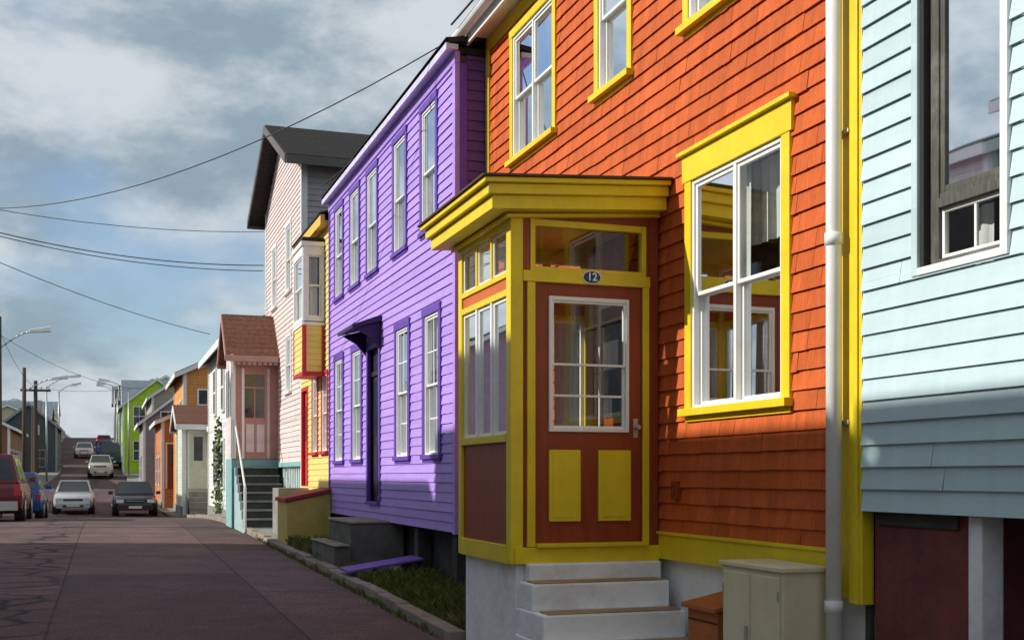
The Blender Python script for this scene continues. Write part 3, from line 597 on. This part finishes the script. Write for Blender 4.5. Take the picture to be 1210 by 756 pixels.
b.hexa([(2.70,27.69,3.95),(2.76,27.69,3.95),(2.76,28,3.6),(2.7,28,3.6),(2.7,27.69,4.38),(2.76,27.69,4.38),(2.76,28,4.38),(2.7,28,4.38)],WHT)
b.done()
S=empty('wooden_stairs',(3.3,27,.5)); b=B('stairs',S,bevel=.006)
SG=M('stair_grey',(.20,.20,.18),rough=.8,var=.25)
for i in range(8):
    z=2.0-.19*(i+1)+.0; y=28.0-.27*(i+1)
    b.box(2.86,3.78,y-.02,y+.28,z-.04,z,SG); b.box(2.87,3.77,y+.02,y+.05,z-.19 if i<7 else .3,z-.04,FDN)
    b.box(2.80,2.86,y,y+.272,.25,z-.02,M('pale_teal_wood',(.36,.48,.47),rough=.6,streak=.1))
b.cyl((2.82,25.85,.4),(2.82,25.85,1.35),.03,.03,WHT); b.cyl((2.82,28,2.0),(2.82,28,2.9),.03,.03,WHT); b.cyl((2.82,25.85,1.35),(2.82,28,2.9),.022,.022,WHT)
b.done()

# ---------------- further houses ----------------
def house(name,x0,x1,y0,y1,zb,ze,zp,ridge,wall,roofm,trim,wins=(),ov=.3,xr=None):
    H=empty(name,((x0+x1)/2,(y0+y1)/2,zb)); b=B('walls',H)
    b.box(x0,x1,y0,y1,zb-.8,ze,wall)
    if ridge=='y':
        xm=(x0+x1)/2 if xr is None else xr
        b.add([(x0,y0,ze),(x1,y0,ze),(xm,y0,zp),(x0,y1,ze),(x1,y1,ze),(xm,y1,zp)],[(0,1,2),(3,5,4),(0,3,4,1),(1,4,5,2),(2,5,3,0)],wall)
    else:
        ym=(y0+y1)/2
        b.add([(x0,y0,ze),(x0,y1,ze),(x0,ym,zp),(x1,y0,ze),(x1,y1,ze),(x1,ym,zp)],[(0,1,2),(3,5,4),(0,3,4,1),(1,4,5,2),(2,5,3,0)],wall)
    b.done()
    b=B('roof',H)
    (roof_y(b,x0,x1,y0,y1,ze,zp,ov,roofm,trim,xr=xr) if ridge=='y' else roof_x(b,x0,x1,y0,y1,ze,zp,ov,roofm,trim)); b.done()
    b=B('windows_doors_trim',H)
    for fr in (FX(x0),FXp(x1)):
        for u in(y0+.0,y1-.12): b.fb(fr,u,u+.12,-.02,.03,zb-.5,ze,trim)
    for x in(x0,x1-.12): b.fb(FY(y0),x,x+.12,.0,.028,zb-.5,ze,trim)
    b.fb(FX(x0),y0,y1,-.02,.045,zb-.6,zb+.35,CON); b.fb(FXp(x1),y0,y1,-.02,.045,zb-.6,zb+.35,CON)
    for (side,u,z,w,h) in wins:
        fr={'w':FX(x0),'e':FXp(x1),'s':FY(y0)}[side]
        if h>1.9:
            b.fb(fr,u-.08,u+w+.08,-.02,.04,z,z+h+.08,trim); b.fb(fr,u,u+w,.04,.05,z,z+h,BRN if w>.65 else M('pale_door',(.6,.62,.55))); b.fb(fr,u+.15,u+w-.15,.05,.06,z+h*.5,z+h-.15,FARGL)
        else: simple_window(b,fr,u,u+w,z,z+h,trim)
    b.done(); return H
def rows(side,y0,y1,zb,levels,step=2.0,w=.8,h=1.4):
    out=[];n=max(1,int((y1-y0-.8)/step))
    for l in levels:
        for i in range(n):
            out.append((side,y0+.7+i*(y1-y0-1.0)/n,zb+l,w,h))
    return out
def SM(name,c,e=.13): return M(name,c,rough=.6,var=.1,lines=e,streak=.08)
WS=SM('white_siding_far',(.72,.72,.69))
H=house('white_house',3.2,11,31.2,40,.3,5.3,7.0,'y',WS,ROOF,WHT,rows('w',31.2,40,.3,(1,3.2),2.2,.7,1.3))
b=B('climbing_vine',None,recalc=False); LV=M('vine_leaf',(.08,.13,.03),rough=.6,var=.4,bump=0,tone=.5)
for _ in range(800):
    y=35.5+random.gauss(0,.55); z=.5+R()**.9*3.0; d=random.gauss(.07,.05)
    if z>3.4-abs(y-35.5)*2.0 or math.sin(y*6+z*4)>.75: continue
    c=Vector((3.18-abs(d),y,z)); n=Vector((R()-.8,R()-.5,R()-.2)).normalized(); a=n.orthogonal().normalized()*.06; q=n.cross(a)
    b.quad([c+a,c+q,c-a,c-q],LV,R())
b.done()
H=house('ochre_house',3.0,11,50,57,0,5.8,7.7,'y',SM('ochre_siding',(.72,.32,.07)),ROOF,WHT,[('s',3.6,3.9,.7,1.2),('w',51,3.4,.8,1.3),('w',54,3.4,.8,1.3),('w',51,1,.8,1.3)],ov=.35)
H=house('white_entrance_porch',2.72,3.9,46,49.6,.1,3.5,4.2,'x',SM('pale_mint_siding',(.60,.65,.55)),ROOFB,WHT,[('s',2.98,1.12,.62,2.1)],ov=.25)
S=empty('porch_steps',(3.2,45.5,.1)); b=B('steps',S,bevel=.01)
for i in range(5): b.box(2.9,3.8,46-.28*(i+1),45.9,-.2,1.1-.19*(i+.5),CON)
b.done()
house('cream_house',3.9,10,41.5,49,.2,3.4,4.4,'y',SM('cream_siding',(.62,.55,.36)),ROOFB,WHT,rows('w',41.5,45.4,.2,(1,),2,.7,1.2))
house('terracotta_house',2.5,9,58.3,65.5,0,4.2,5.6,'y',SM('terracotta_siding',(.60,.21,.07)),ROOFB,WHT,[('s',2.75,1.0,.7,2.1),('w',60,1.2,.8,1.3),('w',63,1.2,.8,1.3)])
house('grey_gable_house',1.95,8,68,75.5,.3,4.6,7.0,'y',SM('grey_siding',(.33,.29,.31)),ROOF,WHT,[('s',2.7,1.5,.7,1.3),('s',2.9,3.9,.7,1.2),('w',70,1.4,.8,1.3),('w',73,1.4,.8,1.3)])
house('slate_roof_house',2.75,9.5,78,88,.8,6.6,9.0,'y',SM('tan_siding',(.42,.38,.27)),ROOFG,WHT,rows('s',2.75,6,.8,(1,3.4),1.7,.8,1.3)+rows('w',78,88,.8,(1,3.4),2.4))
house('lime_green_house',1.2,6.2,94,102,1.7,6.9,8.9,'y',SM('lime_siding',(.50,.74,.03)),ROOFG,WHT,rows('s',1.3,6,1.7,(1.1,3.7),1.7,.8,1.4)+rows('w',94,102,1.7,(1.1,3.7),2.4))
cols=[('red',(.5,.08,.06)),('white',(.7,.7,.66)),('turquoise',(.12,.42,.42)),('mustard',(.6,.42,.1)),('blue',(.1,.2,.45)),('white',(.68,.66,.6)),('brown',(.3,.14,.08))]
y=106
for i,(nm,c) in enumerate(cols):
    w=7+R()*3; zb=zr(y+3); x0=interp(XR,y)+.35+R()*.5
    house(nm+'_house',x0,x0+7,y,y+w,zb,zb+4.4+R()*1.3,zb+6.2+R()*1.4,'y' if i%2 else 'x',SM(nm+'_siding_far',c),ROOF if i%3 else ROOFG,WHT,rows('w',y,y+w,zb,(1,3.2),2.3)+rows('s',x0,x0+5,zb,(1,3.2),1.8)); y+=w+.8
house('dark_slate_house',-7.4,-3.45,95,103,1.5,5.3,6.9,'y',SLT,ROOFG,M('slate_trim',(.3,.33,.35)),[('s',-5.0,2.3,.7,1.2),('s',-6.8,2.3,.7,1.2)]+rows('e',95,103,1.5,(1,),2.3))
house('brown_low_house',-12,-5.6,79,92,.8,4.6,6.2,'y',SM('brown_siding',(.28,.12,.07)),ROOF,WHT,rows('e',79,92,.8,(1,),2.3)+rows('s',-12,-6,.8,(1,),1.8))
y=108
for i,(nm,c) in enumerate([('cream',(.6,.55,.4)),('green',(.1,.3,.15)),('white',(.66,.66,.64)),('red',(.45,.07,.05)),('grey',(.35,.36,.38)),('yellow',(.65,.5,.1))]):
    w=8+R()*4; zb=zr(y+3); x1=interp(XL,y)-.6-R()
    house(nm+'_house',x1-7,x1,y,y+w,zb,zb+3.0+R()*.8,zb+4.4+R()*.8,'y' if i%2==0 else 'x',SM(nm+'_siding_far2',c),ROOFG if i%2 else ROOF,WHT,rows('e',y,y+w,zb,(1,),2.3)+rows('s',x1-6.5,x1,zb,(1,),1.8)); y+=w+1.5
for i,(x,c) in enumerate([(-9,'white'),(3.5,'white')]):
    zb=zr(205)-1.6; house(c+'_house',x,x+3.4,206+i*4,214+i*4,zb,zb+2.4,zb+3.6,'y',SM(c+'_siding_far3',(.5,.5,.5)),ROOF,WHT,rows('s',x,x+3.4,zb,(1,),1.6))
LW=[('red_clapboard_house',(.42,.06,.04),-12,-1,7.7,9.6,'y'),('cream_clapboard_house',(.62,.56,.42),-.6,8.2,8.0,10.0,'y'),('teal_clapboard_house',(.1,.36,.38),8.6,16.4,7.9,9.4,'y'),('white_clapboard_house',(.68,.68,.66),16.8,24.6,7.3,8.9,'y')]
for nm,c,a,q,ze_,zp_,rg in LW:
    zb=zr((a+q)/2); house(nm,-14,-6.25,a,q,zb,ze_,zp_,rg,SM(nm+'_m',c),ROOF,WHT,rows('e',a,q,zb,(.9,3.6),2.1,.8,1.6),ov=.2)
house('mauve_clapboard_house',-14,-6.25,47,55,0,6.0,7.8,'y',SM('mauve_m',(.4,.25,.35)),ROOF,WHT,rows('e',47,55,0,(.9,3.4),2.1,.8,1.4))
house('tan_clapboard_house',-14,-6.25,58,66,0,5.2,7.0,'y',SM('tan_m',(.45,.36,.22)),ROOF,WHT,rows('e',58,66,0,(.9,3.0),2.1,.8,1.3))

# ---------------- cars ----------------
TYR=M('tyre',(.02,.02,.02),rough=.9,bump=.2); RIM=M('wheel_rim',(.4,.41,.42),rough=.3,metal=.8); PLA=M('black_plastic',(.025,.025,.025),rough=.6)
HL=M('headlamp',(.75,.77,.78),rough=.08,bump=0,spec=.8); TL=M('tail_lamp',(.45,.01,.01),rough=.15,bump=0,spec=.8); PLT=M('licence_plate',(.7,.7,.66),rough=.4); CHR=M('chrome',(.7,.7,.7),rough=.12,metal=1,bump=0)
def car(name,col,x,y,rearview,kind='sedan',L=4.2,Wd=1.72,Ht=1.42,cladding=None):
    P=M(name+'_paint',col,rough=.22,var=.04,bump=0,spec=.6,metal=.25 if max(col)>.2 else .0)
    H=empty(name,(x,y,zr(y)))
    s=1 if rearview else -1
    hw=Wd/2; gc=.24
    if kind=='suv': st=[(-.5,.50,.93,.98,.95),(-.485,.34,1.02,.99,1),(-.40,gc,1.05,1,1),(.14,gc,1.05,1,1),(.22,gc,1.03,1,1),(.40,gc,.98,.985,1),(.475,.30,.86,.93,1),(.5,.42,.72,.86,1)]
    elif kind=='van': st=[(-.5,.40,1.0,.97,1),(-.48,.28,1.1,.99,1),(-.2,gc,1.12,1,1),(.25,gc,1.1,1,1),(.42,gc,1.0,.98,1),(.5,.36,.75,.88,1)]
    elif kind=='hatch': st=[(-.5,.42,.84,.92,1),(-.48,.28,.94,.97,1),(-.40,gc,.97,1,1),(.12,gc,.93,1,1),(.2,gc,.92,1,1),(.38,gc,.84,.97,1),(.475,.28,.70,.90,1),(.5,.38,.58,.80,1)]
    else: st=[(-.5,.42,.80,.88,1),(-.485,.28,.88,.94,1),(-.38,gc,.92,.99,1),(-.2,gc,.92,1,1),(.14,gc,.90,1,1),(.24,gc,.88,1,1),(.40,gc,.80,.96,1),(.48,.26,.68,.88,1),(.5,.36,.56,.78,1)]
    T=lambda p:(x+p[0]*s,y+p[1]*s,zr(y)+.03+p[2])
    b=B('body',H,smooth=True); pts=[];n=12
    for (ly,zb,zt,ws,_) in st:
        w=hw*ws; m=(zb+zt)/2
        sec=[(-w*.86,zb),(-w*.96,zb+.06),(-w,m-.05),(-w*.985,m+.1),(-w*.93,zt-.05),(-w*.80,zt),(w*.80,zt),(w*.93,zt-.05),(w*.985,m+.1),(w,m-.05),(w*.96,zb+.06),(w*.86,zb)]
        pts+=[T((a,ly*L,c)) for a,c in sec]
    fs=[(j*n+i,j*n+(i+1)%n,(j+1)*n+(i+1)%n,(j+1)*n+i) for j in range(len(st)-1) for i in range(n)]+[tuple(range(n)),tuple(range((len(st)-1)*n,len(st)*n))]
    b.add(pts,fs,P); ob=b.done(); md=ob.modifiers.new('es','EDGE_SPLIT'); md.split_angle=math.radians(38)
    g={'suv':(-.475,.24,-.42,.07,1.02,.97),'van':(-.485,.40,-.46,.20,1.08,.95),'hatch':(-.47,.22,-.36,.04,.92,.97),'sedan':(-.36,.24,-.20,.05,.88,.97)}[kind]
    y0,y1,r0,r1,zb,_=g; y0*=L;y1*=L;r0*=L;r1*=L; bw=hw*.90; rw=hw*.70; rh=Ht
    b=B('cabin',H,bevel=.035); base=[(-bw,y0,zb),(bw,y0,zb),(bw,y1,zb),(-bw,y1,zb)]; top=[(-rw,r0,rh),(rw,r0,rh),(rw,r1,rh),(-rw,r1,rh)]
    b.hexa([T(p) for p in base+top],P); b.done()
    b=B('glazing',H)
    def pane(q,i0,i1,j0,j1,off=.012):
        q=[Vector(k) for k in q]
        def at(u,v): return (q[0]*(1-u)+q[1]*u)*(1-v)+(q[3]*(1-u)+q[2]*u)*v
        n_=(q[1]-q[0]).cross(q[3]-q[0]).normalized(); ce=sum(q,Vector())/4
        if n_.dot(ce-Vector((0,(y0+y1)/2,1.1)))<0: n_=-n_
        b.quad([T(at(u,v)+n_*off) for u,v in((i0,j0),(i1,j0),(i1,j1),(i0,j1))],CARGL)
    pane([base[0],base[1],top[1],top[0]],.07,.93,.12,.86); pane([base[3],base[2],top[2],top[3]],.06,.94,.08,.90)
    for a,c in((0,3),(1,2)):
        pane([base[a],base[c],top[c],top[a]],.08,.46,.10,.86); pane([base[a],base[c],top[c],top[a]],.50,.90,.10,.86)
    b.done()
    b=B('wheels',H); wr=.31 if kind in('sedan','hatch') else .36
    for wy in(-.30,.32):
        for sx in(-1,1):
            a=sx*(hw-.20); c=sx*(hw+.005)
            b.cyl(T((sx*(hw-.25),wy*L,wr+.02)),T((sx*(hw-.012),wy*L,wr+.02)),wr+.055,wr+.055,PLA,24)
            b.cyl(T((a,wy*L,wr)),T((c,wy*L,wr)),wr,wr,TYR,24); b.cyl(T((c,wy*L,wr)),T((c+sx*.012,wy*L,wr)),wr*.62,wr*.56,RIM,16)
    b.done()
    b=B('lamps_bumpers_mirrors',H,bevel=.01)
    def bx(x0,x1,ya,yb,z0,z1,m): b.hexa([T(p) for p in((x0,ya,z0),(x1,ya,z0),(x1,yb,z0),(x0,yb,z0),(x0,ya,z1),(x1,ya,z1),(x1,yb,z1),(x0,yb,z1))],m)
    F=L/2;zt=.66 if kind in('sedan','hatch') else .8
    cl=cladding or P
    bx(-hw*.86,hw*.86,-F-.07,-F+.15,.32,.56,cl); bx(-hw*.80,hw*.80,F-.15,F+.06,.26,.46,cl); bx(-hw*.5,hw*.5,F-.1,F+.065,.30,.40,PLA)
    for sx in(-1,1):
        a,c=sorted((sx*hw*.52,sx*hw*.84)); bx(a,c,F-.25,F-.005,zt-.10,zt+.04,HL)
        a,c=sorted((sx*hw*.76,sx*hw*.93)); bx(a,c,-F-.02,-F+.12,zt-.0 if kind!='suv' else .7,zt+.16 if kind!='suv' else 1.0,TL)
        a,c=sorted((sx*hw*.98,sx*(hw+.16))); bx(a,c,y1-.45,y1-.3,zb+.02,zb+.15,P)
        bx(*sorted((sx*hw*.99,sx*hw*1.01)),-.25*L,.25*L,.48,.52,PLA)
        if kind=='suv': bx(*sorted((sx*rw*.92,sx*rw*.98)),r0+.1,r1-.1,rh+.02,rh+.06,PLA)
    bx(-hw*.46,hw*.46,F-.12,F+.012,zt-.09,zt+.02,PLA); bx(-hw*.40,hw*.40,F,F+.02,zt-.035,zt-.02,CHR); bx(-.26,.26,F+.06,F+.075,.33,.43,PLT); bx(-.26,.26,-F-.03,-F-.015,.66 if kind!='suv' else .74,.76 if kind!='suv' else .85,PLT)
    b.done()
car('red_suv',(.13,.010,.016),-2.95,35.4,True,'suv',4.6,1.85,1.78,cladding=M('silver_cladding',(.42,.42,.42),rough=.4))
car('blue_hatchback',(.012,.06,.24),-2.68,41,True,'hatch',4.0,1.70,1.48)
car('silver_car',(.50,.52,.53),-1.32,56,False,'hatch',4.1,1.70,1.45)
car('black_car',(.012,.013,.015),1.15,53.2,False,'sedan',4.3,1.78,1.43)
car('tan_car',(.50,.46,.38),-.35,90,False,'suv',4.2,1.72,1.6)
car('dark_blue_van',(.02,.05,.13),.35,103,True,'van',4.6,1.85,1.95)
car('blue_car',(.03,.12,.35),.0,122,True,'hatch'); car('white_car',(.6,.6,.6),-1.9,118,False,'sedan'); car('red_car',(.35,.03,.03),-.2,138,True,'hatch')

# ---------------- poles, lamps, wires ----------------
def lamp(x,y,h,side,reach=1.6,wood=True):
    z=zr(y); H=empty('street_lamp',(x,y,z)); b=B('pole',H,smooth=True)
    b.cyl((x,y,z-.3),(x,y,z+h),.13 if wood else .07,.09 if wood else .05,CREO if wood else GALV,12); b.done()
    b=B('arm',H,smooth=True); zz=z+h-1.3 if wood else z+h-.1; pv=None
    for i in range(7):
        t=i/6; p=(x+side*reach*t,y,zz+.75*math.sin(t*1.45))
        if pv: b.cyl(pv,p,.03,.03,GALV,8)
        pv=p
    b.done(); b=B('lamp_head',H,bevel=.03)
    px,_,pz=pv; a=px-side*.1; c=px+side*.72
    b.hexa([(a,y-.08,pz-.06),(c,y-.17,pz+.02),(c,y+.17,pz+.02),(a,y+.08,pz-.06),(a,y-.07,pz+.08),(c,y-.12,pz+.24),(c,y+.12,pz+.24),(a,y+.07,pz+.08)],M('lamp_shell',(.78,.79,.78),rough=.35)); b.done()
def pole(x,y,h,arm=True):
    z=zr(y); H=empty('utility_pole',(x,y,z)); b=B('pole',H,smooth=False); b.cyl((x,y,z-.3),(x,y,z+h),.15,.10,CREO,12)
    if arm:
        b.box(x-.8,x+.8,y-.05,y+.05,z+h-.6,z+h-.48,CREO)
        for dx in(-.7,-.3,.3,.7): b.cyl((x+dx,y,z+h-.48),(x+dx,y,z+h-.33),.035,.025,GALV,8)
    b.cyl((x+.2,y,z+h-1.7),(x+.2,y,z+h-1.1),.14,.14,GALV,12); b.done()
lamp(-4.0,51,8.0,1,1.2); lamp(-4.0,66.3,6.9,1,1.4); pole(-4.05,75.5,5.0,False); pole(-3.75,72,6.4)
for y in(84,): lamp(-3.7,y,6.4,1,1.4,False)
for y in(92,112,132,155): lamp(interp(XR,y)+.25,y,6.3,-1,1.4,False)
for y in(116,140): lamp(interp(XL,y)-.2,y,6.2,1,1.2,False)
pole(-5.3,30,8.2)
def wire(p,q,sag,r=.009):
    cu=bpy.data.curves.new('power_line','CURVE'); cu.dimensions='3D'; cu.bevel_depth=r; sp=cu.splines.new('POLY'); n=28; sp.points.add(n)
    for i in range(n+1):
        t=i/n; v=Vector(p).lerp(Vector(q),t); v.z-=4*sag*t*(1-t); sp.points[i].co=(*v,1)
    o=bpy.data.objects.new('power_line',cu); cu.materials.append(PLA); sc.collection.objects.link(o)
wire((3.72,13.3,6.62),(-5.2,30,8.2),1.15,.008)
wire((3.78,30.3,7.75),(-5.2,30,8.25),.32,.008); wire((3.78,30.4,6.92),(-5.2,30.05,8.0),.42,.012); wire((3.78,30.5,6.80),(-5.2,30.1,7.95),.42,.010)
wire((3.2,39.6,6.2),(-5.2,30.1,7.85),.3,.010)
wire((-5.2,30,8.3),(-4,51,7.6),.3); wire((-4,51,7.4),(-3.75,72,6.6),.4); wire((-3.75,72,6.6),(3.2,51,5.6),.35); wire((-4,51,7.2),(2.0,70,6.5),.5,.009)
wire((3.9,5.8,7.0),(3.7,12.9,6.7),.1,.012); wire((3.70,13.2,6.62),(3.62,21,6.75),.2,.010)

# ---------------- light & sky ----------------
EL,AZ=30,14
sd=bpy.data.lights.new('sun','SUN'); sd.energy=4.6; sd.angle=math.radians(.5); sd.color=(1,.95,.86)
so=bpy.data.objects.new('sun',sd); sc.collection.objects.link(so)
e=math.radians(EL);a=math.radians(AZ)
so.rotation_euler=Vector((math.cos(e)*math.cos(a),-math.cos(e)*math.sin(a),-math.sin(e))).to_track_quat('-Z','Y').to_euler()
w=bpy.data.worlds.new('World'); sc.world=w; w.use_nodes=True; nt=w.node_tree;N=nt.nodes;L=nt.links
bg=N['Background']; bg.inputs['Strength'].default_value=.125
sk=N.new('ShaderNodeTexSky'); sk.sky_type='NISHITA'; sk.sun_disc=False; sk.sun_elevation=e; sk.sun_rotation=math.radians(270+AZ); sk.dust_density=.4; sk.ozone_density=2.5
tc=N.new('ShaderNodeTexCoord'); mp=N.new('ShaderNodeMapping'); mp.inputs['Scale'].default_value=(1,1,1.9); mp.inputs['Location'].default_value=(1.7,.6,.35); L.new(tc.outputs['Generated'],mp.inputs['Vector'])
def noise(s,d,r,dist=0):
    n=N.new('ShaderNodeTexNoise'); n.inputs['Scale'].default_value=s; n.inputs['Detail'].default_value=d; n.inputs['Roughness'].default_value=r; n.inputs['Distortion'].default_value=dist; L.new(mp.outputs[0],n.inputs['Vector']); return n
n1=noise(3.1,10,.55,.15); n2=noise(5.2,9,.58,.1)
def ramp(src,a,b,c0,c1):
    r=N.new('ShaderNodeMapRange'); r.interpolation_type='SMOOTHSTEP'; r.inputs['From Min'].default_value=a; r.inputs['From Max'].default_value=b; r.inputs['To Min'].default_value=c0; r.inputs['To Max'].default_value=c1; L.new(src,r.inputs['Value']); return r.outputs[0]
cov=ramp(n1.outputs['Fac'],.36,.50,.15,.95); shd=ramp(n2.outputs['Fac'],.38,.60,0,1)
mc=N.new('ShaderNodeMix'); mc.data_type='RGBA'; L.new(shd,mc.inputs[0]); mc.inputs[6].default_value=(2.3,3.05,3.6,1); mc.inputs[7].default_value=(5.4,5.8,6.1,1)
mx=N.new('ShaderNodeMix'); mx.data_type='RGBA'; L.new(cov,mx.inputs[0]); L.new(sk.outputs[0],mx.inputs[6]); L.new(mc.outputs[2],mx.inputs[7])
L.new(mx.outputs[2],bg.inputs['Color'])

# ---------------- camera ----------------
cd=bpy.data.cameras.new('cam'); co=bpy.data.objects.new('camera',cd); sc.collection.objects.link(co); sc.camera=co
co.location=(0,0,1.6); co.rotation_euler=(math.pi/2,0,-math.atan(480/1400)); cd.sensor_width=36; cd.lens=36*1400/1210; cd.shift_y=184/1210; cd.clip_end=5000; cd.clip_start=.05
